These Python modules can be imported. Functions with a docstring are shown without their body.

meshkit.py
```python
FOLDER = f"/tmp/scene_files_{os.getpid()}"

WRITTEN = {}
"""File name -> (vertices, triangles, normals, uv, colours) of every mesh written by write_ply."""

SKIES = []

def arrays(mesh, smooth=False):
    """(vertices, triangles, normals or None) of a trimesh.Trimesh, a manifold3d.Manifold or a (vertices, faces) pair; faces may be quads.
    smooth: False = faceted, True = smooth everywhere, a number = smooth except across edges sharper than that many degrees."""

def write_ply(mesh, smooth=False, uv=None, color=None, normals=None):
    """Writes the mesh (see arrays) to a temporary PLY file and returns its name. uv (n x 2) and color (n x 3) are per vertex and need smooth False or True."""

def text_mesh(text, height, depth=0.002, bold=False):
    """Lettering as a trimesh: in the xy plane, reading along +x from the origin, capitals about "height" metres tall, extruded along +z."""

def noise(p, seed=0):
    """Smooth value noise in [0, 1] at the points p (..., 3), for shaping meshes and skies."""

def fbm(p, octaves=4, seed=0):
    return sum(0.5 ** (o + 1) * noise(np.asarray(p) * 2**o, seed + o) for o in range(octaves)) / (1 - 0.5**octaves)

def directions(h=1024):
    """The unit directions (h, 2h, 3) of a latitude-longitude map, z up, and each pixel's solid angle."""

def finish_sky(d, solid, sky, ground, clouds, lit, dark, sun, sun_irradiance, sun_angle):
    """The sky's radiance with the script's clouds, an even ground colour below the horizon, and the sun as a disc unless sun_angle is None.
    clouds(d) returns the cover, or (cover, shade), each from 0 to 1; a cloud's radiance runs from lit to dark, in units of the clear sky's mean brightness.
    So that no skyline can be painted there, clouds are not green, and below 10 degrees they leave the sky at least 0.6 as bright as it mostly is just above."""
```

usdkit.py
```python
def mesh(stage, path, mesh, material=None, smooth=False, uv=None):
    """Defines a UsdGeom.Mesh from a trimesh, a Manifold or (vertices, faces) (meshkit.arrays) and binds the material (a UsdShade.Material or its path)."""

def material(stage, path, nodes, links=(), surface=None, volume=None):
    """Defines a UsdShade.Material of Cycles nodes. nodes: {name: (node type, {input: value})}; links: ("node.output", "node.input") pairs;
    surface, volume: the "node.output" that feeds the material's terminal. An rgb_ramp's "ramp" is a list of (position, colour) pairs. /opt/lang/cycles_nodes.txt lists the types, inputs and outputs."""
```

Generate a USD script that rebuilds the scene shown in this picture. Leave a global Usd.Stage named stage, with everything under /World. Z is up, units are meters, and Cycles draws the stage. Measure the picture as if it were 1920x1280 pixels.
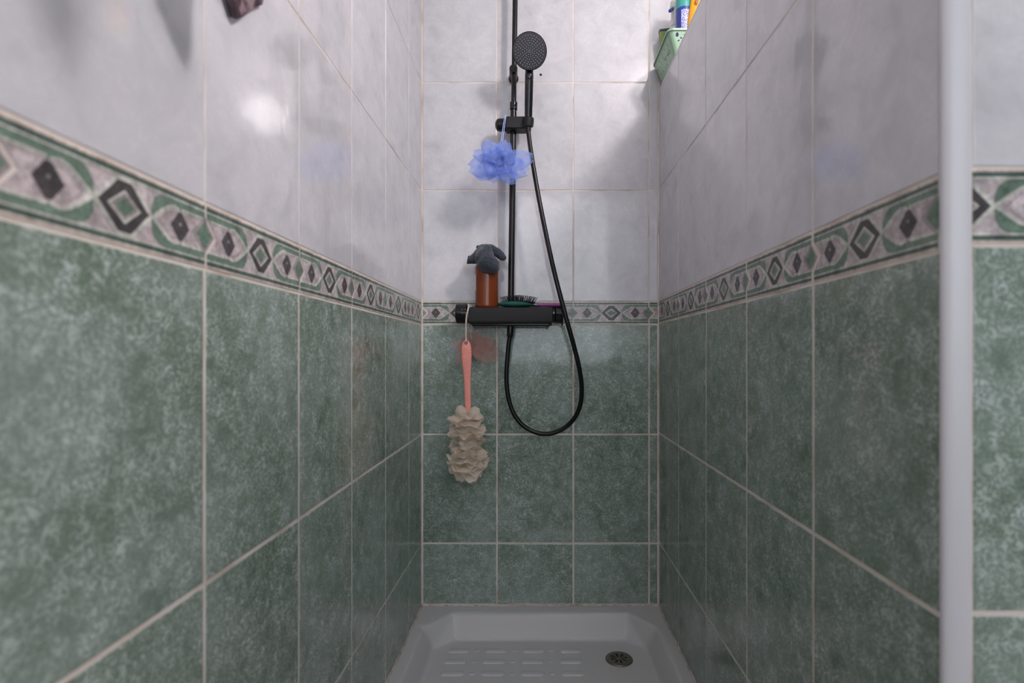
import math, random
import numpy as np, trimesh, manifold3d as m3, usdkit, meshkit
from shapely import Polygon, LineString, box as sbox, affinity, union_all
from pxr import Usd, UsdGeom, UsdLux, UsdShade, Gf, Sdf, Vt
stage = Usd.Stage.CreateInMemory()
UsdGeom.SetStageUpAxis(stage, UsdGeom.Tokens.z); UsdGeom.SetStageMetersPerUnit(stage, 1.0)
W = UsdGeom.Xform.Define(stage, '/World'); stage.SetDefaultPrim(W.GetPrim())
# ------------------------------------------------------------------ camera, lights, exposure
CZ = 0.90                       # lens height above the bathroom floor
FPX, PX, PY = 1029.0, 1008.0, 664.0   # focal length in pixels and the principal point (shifted lens)
cam = UsdGeom.Camera.Define(stage, '/World/camera')
cam.AddTranslateOp().Set(Gf.Vec3d(0, 0, CZ)); cam.AddRotateXOp().Set(90.0)
cam.CreateHorizontalApertureAttr(36.0); cam.CreateVerticalApertureAttr(24.0)
cam.CreateFocalLengthAttr(FPX / 1920 * 36)
cam.CreateHorizontalApertureOffsetAttr(-(PX - 960) / 1920 * 36)
cam.CreateVerticalApertureOffsetAttr((PY - 640) / 1920 * 36)
cam.CreateFStopAttr(3.6); cam.CreateFocusDistanceAttr(1.58)
cam.CreateClippingRangeAttr(Gf.Vec2f(0.01, 50))
cam.CreateExposureAttr(0.15)
LAMP = (0.74, 0.46, CZ + 1.26)
lamp_light = UsdLux.SphereLight.Define(stage, '/World/lamp_light')
lamp_light.AddTranslateOp().Set(Gf.Vec3d(*LAMP)); lamp_light.CreateRadiusAttr(0.085)
lamp_light.CreateIntensityAttr(140.0); lamp_light.CreateColorAttr(Gf.Vec3f(1.0, 0.925, 0.93))
WIN = (0.49, -1.36, 1.55, 1.64, 1.5)   # x, y, z of the centre of the window behind the camera, its width and height
window_light = UsdLux.RectLight.Define(stage, '/World/window_light')
window_light.AddTranslateOp().Set(Gf.Vec3d(WIN[0], WIN[1] - 0.06, WIN[2])); window_light.AddRotateXOp().Set(90.0)
window_light.CreateWidthAttr(WIN[3]); window_light.CreateHeightAttr(WIN[4])
window_light.CreateIntensityAttr(2.75); window_light.CreateColorAttr(Gf.Vec3f(0.88, 0.93, 1.0))
sky = UsdLux.DomeLight.Define(stage, '/World/sky'); sky.CreateIntensityAttr(0.25); sky.CreateColorAttr(Gf.Vec3f(0.8, 0.88, 1.0))

# ------------------------------------------------------------------ helpers
USED = {}
def path_for(name, parent='/World'):
    k = (str(parent), name); n = USED.get(k, 0); USED[k] = n + 1
    return f'{parent}/{name}' if n == 0 else f'{parent}/{name}_{n:03d}'
def tag(p, label=None, cat=None, group=None, kind=None):
    p = p.GetPrim() if hasattr(p, 'GetPrim') else p
    for k, v in (('label', label), ('category', cat), ('group', group), ('kind', kind)):
        if v: p.SetCustomDataByKey(k, v)
    return p
def thing(name, label=None, cat=None, group=None, kind=None, loc=(0, 0, 0)):
    x = UsdGeom.Xform.Define(stage, path_for(name)); x.AddTranslateOp().Set(Gf.Vec3d(*map(float, loc)))
    x._o = np.array(loc, float)
    tag(x, label, cat, group, kind); ORIG[str(x.GetPath())] = np.array(loc, float)
    return x
ORIG = {'/World': np.zeros(3)}
def arr(mesh):
    if hasattr(mesh, 'to_mesh'):
        q = mesh.to_mesh(); return trimesh.Trimesh(np.array(q.vert_properties[:, :3]), np.array(q.tri_verts), process=False)
    if isinstance(mesh, tuple):
        v, f, n = meshkit.arrays(mesh); return trimesh.Trimesh(v, f, process=False)
    return mesh.copy()
def obj(name, mesh, mat, parent=None, smooth=30, label=None, kind=None, color=None, **kw):
    """one Mesh prim; mesh is given in world coordinates and moved into the frame of its thing"""
    pp = '/World' if parent is None else str(parent.GetPath())
    p = path_for(name, pp)
    o = ORIG.get(pp, np.zeros(3)); ORIG[p] = o
    t = arr(mesh); t.vertices = t.vertices - o
    g = usdkit.mesh(stage, p, t, M[mat], smooth=(False if color is not None else smooth))
    if color is not None:
        UsdGeom.PrimvarsAPI(g).CreatePrimvar('print_color', Sdf.ValueTypeNames.Color3fArray, 'vertex').Set(Vt.Vec3fArray.FromNumpy(np.asarray(color, np.float32)))
    tag(g, label, kw.get('cat'), kw.get('group'), kind)
    return g
def P(px, py, d):
    """the point of the place seen at pixel (px, py) at distance d from the lens plane (surveying the photograph)"""
    return np.array([(px - PX) / FPX * d, d, CZ + (PY - py) / FPX * d])
def srgb(r, g, b):
    c = np.array([r, g, b]) / 255.0
    return tuple(np.where(c <= 0.04045, c / 12.92, ((c + 0.055) / 1.055) ** 2.4))
def frame_of(d):
    d = np.asarray(d, float); d = d / np.linalg.norm(d)
    a = np.cross(d, [0, 0, 1.0]) if abs(d[2]) < 0.9 else np.cross(d, [1.0, 0, 0])
    a /= np.linalg.norm(a); return a, np.cross(d, a), d
def cyl(a, b, r, r2=None, n=32):
    a, b = np.asarray(a, float), np.asarray(b, float)
    u, v, w = frame_of(b - a); L = np.linalg.norm(b - a)
    t = arr(m3.Manifold.cylinder(L, r, r if r2 is None else r2, n))
    t.vertices = a + t.vertices @ np.array([u, v, w]); return t
def lathe(prof, a=(0, 0, 0), axis=(0, 0, 1), n=40):
    """prof: (radius, height) pairs from bottom to top, closed at both ends"""
    u, v, w = frame_of(axis); pts, ring = [], []
    for r, h in prof:
        ph = np.linspace(0, 2 * np.pi, n, endpoint=False)
        ring.append(np.asarray(a) + np.outer(np.cos(ph) * r, u) + np.outer(np.sin(ph) * r, v) + h * w)
    V = np.vstack(ring + [[np.asarray(a) + prof[0][1] * w], [np.asarray(a) + prof[-1][1] * w]]); F = []
    for i in range(len(prof) - 1):
        for j in range(n):
            k = (j + 1) % n
            F += [[i * n + j, i * n + k, (i + 1) * n + k], [i * n + j, (i + 1) * n + k, (i + 1) * n + j]]
    c0, c1, q = len(prof) * n, len(prof) * n + 1, (len(prof) - 1) * n
    for j in range(n):
        k = (j + 1) % n; F += [[c0, k, j], [c1, q + j, q + k]]
    t = trimesh.Trimesh(V, F, process=False)
    if t.volume < 0: t.invert()
    return t
def spline(pts, n=100):
    from scipy.interpolate import CubicSpline
    pts = np.asarray(pts, float); s = np.r_[0, np.cumsum(np.linalg.norm(np.diff(pts, axis=0), axis=1))]
    return CubicSpline(s, pts)(np.linspace(0, s[-1], n))
def tube(pts, r, n=14, caps=True):
    pts = np.asarray(pts, float); m = len(pts); r = np.broadcast_to(r, m)
    T = np.gradient(pts, axis=0); T /= np.linalg.norm(T, axis=1, keepdims=True)
    u, _, _ = frame_of(T[0]); V = []
    for i in range(m):
        u = u - T[i] * (u @ T[i]); u /= np.linalg.norm(u); w = np.cross(T[i], u)
        ph = np.linspace(0, 2 * np.pi, n, endpoint=False)
        V.append(pts[i] + r[i] * (np.outer(np.cos(ph), u) + np.outer(np.sin(ph), w)))
    F = []
    for i in range(m - 1):
        for j in range(n):
            k = (j + 1) % n; F += [[i * n + j, i * n + k, (i + 1) * n + k], [i * n + j, (i + 1) * n + k, (i + 1) * n + j]]
    V = np.vstack(V + [pts[:1], pts[-1:]])
    if caps:
        for j in range(n):
            k = (j + 1) % n; F += [[m * n, k, j], [m * n + 1, (m - 1) * n + j, (m - 1) * n + k]]
    return trimesh.Trimesh(V, F, process=False)
def bx(x0, x1, y0, y1, z0, z1):
    t = trimesh.creation.box([x1 - x0, y1 - y0, z1 - z0]); t.apply_translation([(x0 + x1) / 2, (y0 + y1) / 2, (z0 + z1) / 2]); return t
def sph(c, r, n=16): return m3.Manifold.sphere(r, n).translate(tuple(map(float, c)))
def rbox(x0, x1, y0, y1, z0, z1, r, n=16):
    return m3.Manifold.batch_hull([sph((x, y, z), r, n) for x in (x0 + r, x1 - r) for y in (y0 + r, y1 - r) for z in (z0 + r, z1 - r)])
def chains(cs, edge=0.004, smooth=8, n=14):
    """cs: chains of (point, radius): hulls of neighbouring spheres, all joined and smoothed into one surface"""
    parts = []
    for c in cs:
        for (p, r), (q, s) in zip(c[:-1], c[1:]): parts.append(m3.Manifold.batch_hull([sph(p, r, n), sph(q, s, n)]))
    t = arr(m3.Manifold.batch_boolean(parts, m3.OpType.Add).refine_to_length(edge))
    t = trimesh.Trimesh(t.vertices, t.faces, process=True)
    trimesh.smoothing.filter_taubin(t, iterations=smooth); return t
def cat(*ms): return trimesh.util.concatenate([arr(x) for x in ms])
def solid(t): return m3.Manifold(m3.Mesh(np.asarray(t.vertices, np.float32), np.asarray(t.faces, np.uint32)))

# ------------------------------------------------------------------ materials
M = {}
LOOKS = '/World/Looks'
def mat(name, nodes, links=(), surface='p.BSDF', **kw): M[name] = usdkit.material(stage, f'{LOOKS}/{name}', nodes, links, surface, **kw)
def plain(name, c, rough=0.5, **kw): mat(name, {'p': ('principled_bsdf', {'base_color': c, 'roughness': rough, **kw})})
TILE_COORD = {'g': ('geometry', {}), 'oi': ('object_info', {}), 'rw': ('math', {'math_type': 'multiply', 'value2': 91.0})}
TILE_LINKS = [('oi.random', 'rw.value1')]
def mottled_tile(name, ramp1, veins, vein_amt, scale, rough, cool):
    n = dict(TILE_COORD)
    n.update({
        'a': ('noise_texture', {'dimensions': '4D', 'scale': scale, 'detail': 7.0, 'roughness': 0.62, 'distortion': 0.6}),
        'b': ('noise_texture', {'dimensions': '4D', 'scale': scale * 3.1, 'detail': 5.0, 'roughness': 0.6, 'distortion': 1.6}),
        'r': ('rgb_ramp', {'ramp': ramp1}),
        'v': ('rgb_ramp', {'ramp': [(0.0, (0, 0, 0)), (0.40, (0, 0, 0)), (0.49, (1, 1, 1)), (0.51, (1, 1, 1)), (0.57, (0, 0, 0)), (1.0, (0, 0, 0))]}),
        'vm': ('math', {'math_type': 'multiply', 'value2': vein_amt}),
        'm': ('mix', {'color2': veins}),
        'l': ('noise_texture', {'dimensions': '4D', 'scale': 7.0, 'detail': 2.0}),
        'lm': ('map_range', {'from_min': 0.35, 'from_max': 0.65, 'to_min': 0.0, 'to_max': 0.28, 'clamp': True}),
        'm2': ('mix', {'color2': cool}),
        'wv': ('noise_texture', {'dimensions': '4D', 'scale': 22.0, 'detail': 2.0}),
        'bp': ('bump', {'strength': 0.10, 'distance': 0.004}),
        'p': ('principled_bsdf', {'roughness': rough, 'specular_ior_level': 0.5})})
    L = TILE_LINKS + [(f'g.position', f'{k}.vector') for k in ('a', 'b', 'l', 'wv')] + [('rw.value', f'{k}.w') for k in ('a', 'b', 'l', 'wv')]
    L += [('a.fac', 'r.fac'), ('b.fac', 'v.fac'), ('v.color', 'vm.value1'), ('vm.value', 'm.fac'), ('r.color', 'm.color1'),
          ('l.fac', 'lm.value'), ('lm.result', 'm2.fac'), ('m.color', 'm2.color1'), ('m2.color', 'p.base_color'), ('wv.fac', 'bp.height'), ('bp.normal', 'p.normal')]
    mat(name, n, L)
mottled_tile('green_tile', [(0.31, (0.115, 0.158, 0.115)), (0.43, (0.230, 0.292, 0.235)), (0.54, (0.335, 0.398, 0.350)), (0.66, (0.46, 0.52, 0.50))],
             (0.080, 0.118, 0.082), 0.85, 34.0, 0.11, (0.40, 0.465, 0.455))
mottled_tile('white_tile', [(0.28, (0.44, 0.428, 0.448)), (0.46, (0.535, 0.523, 0.545)), (0.60, (0.59, 0.575, 0.597)), (0.75, (0.635, 0.618, 0.64))],
             (0.48, 0.475, 0.49), 0.35, 17.0, 0.075, (0.56, 0.555, 0.60))
mat('border_print', {**TILE_COORD, 'c': ('attribute', {'attribute': 'print_color'}),
     'a': ('noise_texture', {'scale': 190.0, 'detail': 4.0, 'roughness': 0.7}), 'b': ('noise_texture', {'scale': 60.0, 'detail': 3.0}),
     's': ('math', {'math_type': 'multiply'}), 'r': ('map_range', {'from_min': 0.12, 'from_max': 0.40, 'to_min': 0.55, 'to_max': 1.35}),
     'm': ('mix', {'mix_type': 'multiply', 'fac': 1.0}), 'p': ('principled_bsdf', {'roughness': 0.2, 'specular_ior_level': 0.3})},
    [('g.position', 'a.vector'), ('g.position', 'b.vector'), ('a.fac', 's.value1'), ('b.fac', 's.value2'), ('s.value', 'r.value'),
     ('c.color', 'm.color1'), ('r.result', 'm.color2'), ('m.color', 'p.base_color')])
mat('grout', {'g': ('geometry', {}), 'a': ('noise_texture', {'scale': 14.0, 'detail': 5.0}),
     'r': ('rgb_ramp', {'ramp': [(0.28, (0.46, 0.36, 0.29)), (0.46, (0.62, 0.545, 0.49)), (0.65, (0.68, 0.615, 0.575))]}), 'p': ('principled_bsdf', {'roughness': 0.8})},
    [('g.position', 'a.vector'), ('a.fac', 'r.fac'), ('r.color', 'p.base_color')])
mat('sealant', {'g': ('geometry', {}), 'a': ('noise_texture', {'scale': 45.0, 'detail': 6.0, 'roughness': 0.7}),
     'r': ('rgb_ramp', {'ramp': [(0.27, (0.16, 0.12, 0.10)), (0.42, (0.42, 0.35, 0.31)), (0.60, (0.58, 0.53, 0.50))]}), 'p': ('principled_bsdf', {'roughness': 0.6})},
    [('g.position', 'a.vector'), ('a.fac', 'r.fac'), ('r.color', 'p.base_color')])
plain('tray_enamel', (0.52, 0.515, 0.515), 0.28)
plain('corner_trim', (0.54, 0.53, 0.555), 0.35)
plain('plaster', (0.86, 0.845, 0.85), 0.8)
plain('wall_paint', (0.30, 0.33, 0.33), 0.6)
plain('floor_tile', (0.30, 0.29, 0.28), 0.4)
plain('white_paint', (0.75, 0.75, 0.76), 0.4)
mat('black_metal', {'g': ('geometry', {}), 'a': ('noise_texture', {'scale': 300.0, 'detail': 3.0}), 'r': ('rgb_ramp', {'ramp': [(0.35, (0.006, 0.006, 0.0065)), (0.64, (0.009, 0.009, 0.0095)), (0.76, (0.03, 0.03, 0.032))]}),
     'p': ('principled_bsdf', {'roughness': 0.27, 'specular_ior_level': 0.35})}, [('g.position', 'a.vector'), ('a.fac', 'r.fac'), ('r.color', 'p.base_color')])
plain('matte_black', (0.012, 0.0115, 0.012), 0.5, specular_ior_level=0.28)
plain('gloss_black', (0.006, 0.006, 0.007), 0.12, specular_ior_level=0.4)
plain('dark_plate', (0.040, 0.040, 0.048), 0.35)
plain('nozzle_rubber', (0.36, 0.36, 0.39), 0.35)
plain('hose_black', (0.006, 0.006, 0.007), 0.30, specular_ior_level=0.3)
plain('icon_grey', (0.25, 0.25, 0.25), 0.5)
plain('void_black', (0.004, 0.004, 0.004), 0.9)
plain('drain_steel', (0.20, 0.175, 0.145), 0.32, metallic=0.75)
plain('amber_plastic', (0.215, 0.044, 0.010), 0.16, transmission_weight=0.25, ior=1.4)
plain('amber_liquid', (0.13, 0.028, 0.010), 0.3)
plain('bottle_label', (0.62, 0.55, 0.40), 0.5)
mat('terry', {'g': ('geometry', {}), 'a': ('noise_texture', {'scale': 330.0, 'detail': 3.0, 'roughness': 0.7}), 'b': ('noise_texture', {'scale': 480.0, 'detail': 3.0, 'roughness': 0.7}),
     'r': ('rgb_ramp', {'ramp': [(0.3, (0.016, 0.019, 0.028)), (0.55, (0.042, 0.048, 0.064)), (0.75, (0.13, 0.145, 0.175))]}),
     'bp': ('bump', {'strength': 0.8, 'distance': 0.002}), 'p': ('principled_bsdf', {'roughness': 0.95, 'sheen_weight': 0.3, 'specular_ior_level': 0.1})},
    [('g.position', 'a.vector'), ('g.position', 'b.vector'), ('b.fac', 'r.fac'), ('r.color', 'p.base_color'), ('a.fac', 'bp.height'), ('bp.normal', 'p.normal')])
plain('knit_cuff', (0.03, 0.033, 0.042), 0.95)
plain('teal_gloss', (0.030, 0.155, 0.125), 0.22)
plain('bristle_black', (0.005, 0.006, 0.010), 0.6, specular_ior_level=0.25)
plain('purple_plastic', (0.27, 0.075, 0.25), 0.25)
plain('pink_plastic', (0.78, 0.29, 0.235), 0.42)
plain('pink_hole', (0.30, 0.06, 0.055), 0.6)
mat('cord_white', {'g': ('geometry', {}), 'a': ('noise_texture', {'scale': 500.0}), 'r': ('rgb_ramp', {'ramp': [(0.3, (0.38, 0.31, 0.27)), (0.6, (0.62, 0.54, 0.49))]}), 'p': ('principled_bsdf', {'roughness': 0.9})},
    [('g.position', 'a.vector'), ('a.fac', 'r.fac'), ('r.color', 'p.base_color')])
plain('cord_blue', (0.36, 0.45, 0.80), 0.5)
def netting(name, col, dark, opacity, scale=420.0):
    mat(name, {'g': ('geometry', {}), 'a': ('voronoi_texture', {'feature': 'distance_to_edge', 'scale': scale}), 'n': ('noise_texture', {'scale': 55.0, 'detail': 3.0}),
         'th': ('map_range', {'from_min': 0.04, 'from_max': 0.22, 'to_min': min(1.0, opacity + 0.32), 'to_max': max(0.0, opacity - 0.22), 'clamp': True}),
         'r': ('rgb_ramp', {'ramp': [(0.32, dark), (0.6, col)]}),
         'd': ('diffuse_bsdf', {}), 't': ('translucent_bsdf', {}), 'dt': ('mix_closure', {'fac': 0.40}),
         'tr': ('transparent_bsdf', {}), 'mx': ('mix_closure', {})},
        [('g.position', 'a.vector'), ('g.position', 'n.vector'), ('n.fac', 'r.fac'), ('r.color', 'd.color'), ('r.color', 't.color'), ('a.distance', 'th.value'),
         ('d.BSDF', 'dt.closure1'), ('t.BSDF', 'dt.closure2'), ('th.result', 'mx.fac'), ('tr.BSDF', 'mx.closure1'), ('dt.closure', 'mx.closure2')], surface='mx.closure')
netting('net_blue', (0.42, 0.55, 0.98), (0.20, 0.32, 0.90), 0.27)
netting('net_pink', (0.78, 0.52, 0.47), (0.70, 0.38, 0.33), 0.17)
netting('net_cream', (0.90, 0.81, 0.70), (0.82, 0.71, 0.59), 0.64)
plain('basket_green', (0.25, 0.385, 0.255), 0.35)
plain('bottle_white', (0.72, 0.72, 0.71), 0.35)
plain('nozzle_blue', (0.045, 0.075, 0.34), 0.3)
plain('shampoo_blue', (0.025, 0.050, 0.26), 0.25)
plain('shampoo_teal', (0.05, 0.30, 0.27), 0.25)
mat('label_lilac', {'g': ('geometry', {}), 'a': ('noise_texture', {'scale': 420.0, 'detail': 2.0}), 'r': ('rgb_ramp', {'ramp': [(0.44, (0.10, 0.10, 0.33)), (0.52, (0.52, 0.52, 0.72))]}), 'p': ('principled_bsdf', {'roughness': 0.3})},
    [('g.position', 'a.vector'), ('a.fac', 'r.fac'), ('r.color', 'p.base_color')])
plain('lotion_yellow', (0.72, 0.33, 0.012), 0.3)
plain('lotion_print', (0.30, 0.08, 0.02), 0.4)
plain('lotion_cream', (0.70, 0.45, 0.33), 0.4)
plain('carton_green', (0.16, 0.25, 0.045), 0.4)
plain('carton_dark', (0.03, 0.035, 0.05), 0.4)
mat('print_cloth', {'g': ('geometry', {}), 'a': ('noise_texture', {'scale': 42.0, 'detail': 3.0, 'roughness': 0.55, 'distortion': 0.8}),
     'r': ('rgb_ramp', {'ramp': [(0.38, (0.030, 0.016, 0.022)), (0.48, (0.075, 0.040, 0.050)), (0.56, (0.22, 0.15, 0.17)), (0.70, (0.30, 0.22, 0.24))]}), 'p': ('principled_bsdf', {'roughness': 0.9})},
    [('g.position', 'a.vector'), ('a.fac', 'r.fac'), ('r.color', 'p.base_color')])
plain('grey_cloth', (0.30, 0.30, 0.32), 0.95)
plain('chrome', (0.7, 0.7, 0.72), 0.12, metallic=1.0)
mat('lamp_globe', {'e': ('emission', {'color': (1.0, 0.925, 0.93), 'strength': 6.0})}, surface='e.emission')
mat('window_glass', {'f': ('fresnel', {'IOR': 1.45}), 't': ('transparent_bsdf', {}), 'gl': ('glossy_bsdf', {'roughness': 0.02}), 'm': ('mix_closure', {})},
    [('f.fac', 'm.fac'), ('t.BSDF', 'm.closure1'), ('gl.BSDF', 'm.closure2')], surface='m.closure')

# ------------------------------------------------------------------ room shell
XL, XR, YB, YF, ZTOP, CEIL = -0.352, 0.368, 1.667, 0.496, CZ + 0.80, CZ + 1.45
WR = 0.16                                   # thickness of the half wall on the right
XE, YE = 2.1, -1.40                         # far side and rear of the bathroom
G = 0.0019                                  # half a grout joint
REC = 0.0008                                # how far the grout lies behind the tile faces
rng = random.Random(7)
def frames(u0v):
    return {'left': lambda u, v, w: np.stack([XL + w, u, CZ + v], -1), 'right': lambda u, v, w: np.stack([XR - w, -u, CZ + v], -1),
            'back': lambda u, v, w: np.stack([u, YB - w, CZ + v], -1), 'end': lambda u, v, w: np.stack([u, YF - w, CZ + v], -1)}[u0v]
def slab_tile(u0, u1, v0, v1, fr):
    """a glazed tile: back at -6 mm, face at 0, its edges rounded in two steps, the whole a touch out of true"""
    lv = [(0, -0.006), (0, -0.0011), (0.0005, -0.0003), (0.0014, 0.0)]
    q = [rng.uniform(-0.00022, 0.00022) for _ in range(4)]
    V = []
    for i, (ins, w) in enumerate(lv):
        for k, (u, v) in enumerate(((u0 + ins, v0 + ins), (u1 - ins, v0 + ins), (u1 - ins, v1 - ins), (u0 + ins, v1 - ins))):
            V.append((u, v, w + (q[k] if i else 0)))
    F = [(0, 3, 2), (0, 2, 1)]
    for i in range(3):
        for k in range(4):
            a, b = i * 4 + k, i * 4 + (k + 1) % 4; F += [(a, b, b + 4), (a, b + 4, a + 4)]
    F += [(12, 13, 14), (12, 14, 15)]
    V = np.array(V); return trimesh.Trimesh(fr(V[:, 0], V[:, 1], V[:, 2]), F, process=False)
# --- printed border tile: flat relief of coloured fields, in millimetres, centre of the tile at (0, 0)
BC = dict(bg=srgb(182, 171, 172), line=srgb(188, 188, 180), green=srgb(106, 126, 112), dkgreen=srgb(82, 98, 90), dark=srgb(74, 70, 71), mid=srgb(150, 142, 142), edge=srgb(206, 192, 180), lime=srgb(99, 121, 105))
def ell(cx, cy, a, b): return affinity.scale(Polygon([(math.cos(t), math.sin(t)) for t in np.linspace(0, 2 * math.pi, 40, endpoint=False)]), 1, 1).__class__([(cx + a * math.cos(t), cy + b * math.sin(t)) for t in np.linspace(0, 2 * math.pi, 40, endpoint=False)])
def diamond(cx, cy, a, b, flat=0): return Polygon([(cx - a, cy), (cx - flat, cy + b), (cx + flat, cy + b), (cx + a, cy), (cx + flat, cy - b), (cx - flat, cy - b)])
HL = 115.0
def border_layers(h):
    """h: half height of the tile in mm; returns (polygon, colour, relief) painted in order"""
    tip = 17.0
    body = Polygon([(-HL + 1.9, -h), (-HL + 1.9, -20), (-HL + tip + 2.6, 0), (-HL + 1.9, 20), (-HL + 1.9, h), (HL - 1.9, h), (HL - 1.9, 20), (HL + tip - 2.6, 0), (HL - 1.9, -20), (HL - 1.9, -h)])
    full = sbox(-300, -100, 300, 100)
    L = [(full, 'bg', 0.0)]
    L += [(sbox(-300, s * (h - 4.5) - 2.2, 300, s * (h - 4.5) + 2.2), 'dkgreen', 0.1) for s in (1, -1)]
    L += [(sbox(-300, s * (h - 0.6) - 1.2, 300, s * (h - 0.6) + 1.2), 'edge', 0.35) for s in (1, -1)]
    y0 = h - 8.6                                    # outer edge of the green bands
    L += [(sbox(-300, s * (h - 7.6) - 0.9, 300, s * (h - 7.6) + 0.9), 'line', 0.4) for s in (1, -1)]
    for s in (1, -1):
        # green ribbon: a band along the tile's end, curling in around the eye towards the crossing
        outer = [(s * 140, y0), (s * 54, y0), (s * 43, y0 - 1.2), (s * 37, y0 - 5.5), (s * 33, y0 - 13), (s * 32, 0)]
        band = Polygon(outer + [(x, -y) for x, y in reversed(outer)])
        L.append((band, 'green', 0.15))
        eye_pts = [(s * 140, 16.6), (s * 69, 16.6), (s * 63, 17.8), (s * 56, 15.6), (s * 48, 10.5), (s * 36, 0)]
        eye = Polygon(eye_pts + [(x, -y) for x, y in reversed(eye_pts)])
        L.append((eye.buffer(1.5), 'line', 0.5)); L.append((eye.buffer(-0.9), 'bg', 0.05))
        for t in (1, -1):
            L.append((Polygon([(s * 70, t * 20), (s * 73.2, t * 14), (s * 76, t * 20)]), 'green', 0.15))
        inner = eye.buffer(-4.0).intersection(sbox(-84, -100, 84, 100))
        L.append((inner.difference(inner.buffer(-1.3)), 'mid', 0.1))
        c = s * 73.0
        L.append((diamond(c, 0, 14, 14, 2.5).buffer(2).buffer(-2), 'dark', 0.2)); L.append((diamond(c, 2.5, 2.2, 2.2), 'mid', 0.25))
    # crossing ribbons drawn from the eyes past the central diamond
    hexa = diamond(0, 0, 30.5, 22.5, 8)
    for s in (1, -1):
        for t in (1, -1):
            L.append((LineString([(s * 50, t * 12.0), (s * 33, 0.0), (s * 9, -t * 22.5)]).buffer(1.6, cap_style=2), 'line', 0.55))
    L += [(hexa.buffer(1.8), 'line', 0.5), (hexa.buffer(-0.8), 'dark', 0.2), (diamond(0, 0, 19, 14.5), 'line', 0.35), (diamond(0, 0, 16, 12), 'mid', 0.2), (diamond(0, 0, 10.5, 8.5), 'lime', 0.3)]
    # the green diamond in the arrow-shaped end
    L += [(Polygon([(HL - 24, 0), (HL - 4, 19), (HL + 15, 0), (HL - 4, -19)]), 'mid', 0.1), (diamond(HL - 3, 0, 13.5, 14.5), 'lime', 0.25)]
    return body, L
def border_tile(c, v0, v1, lo, hi, fr):
    """the tile whose centre lies at u = c, cut to lo..hi; returns mesh and colours (or None when nothing is left)"""
    h = (v1 - v0) * 500.0
    body, layers = border_layers(h)
    clip = body.intersection(sbox((lo - c) * 1000, -h, (hi - c) * 1000, h))
    if clip.area < 25: return None
    rest, pieces = clip, []
    for poly, col, rel in reversed(layers):
        p = poly.intersection(rest)
        if p.area > 0.3:
            for g in getattr(p, 'geoms', [p]):
                if g.geom_type == 'Polygon' and g.area > 0.3: pieces.append((g, col, rel))
            rest = rest.difference(poly)
    vs, fs, cs, n = [], [], [], 0
    for g, col, rel in pieces:
        t = trimesh.creation.extrude_polygon(g.simplify(0.05), 6.0 + rel, engine='earcut')
        vv = np.array(t.vertices); vv[:, 2] -= 6.0 + 0.3
        tri = vv[t.faces].reshape(-1, 3)
        vs.append(tri); fs.append(np.arange(len(tri)).reshape(-1, 3) + n); cs.append(np.tile(BC[col], (len(tri), 1))); n += len(tri)
    V = np.vstack(vs) / 1000
    V = fr(V[:, 0] + c, V[:, 1] + (v0 + v1) / 2, V[:, 2])
    return trimesh.Trimesh(V, np.vstack(fs), process=False), np.vstack(cs)
GREEN = [-0.9048, -0.5737, -0.243, 0.0908]
WHITE = [0.1600, 0.4976, 0.8250, 1.1560, 1.45]
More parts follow.
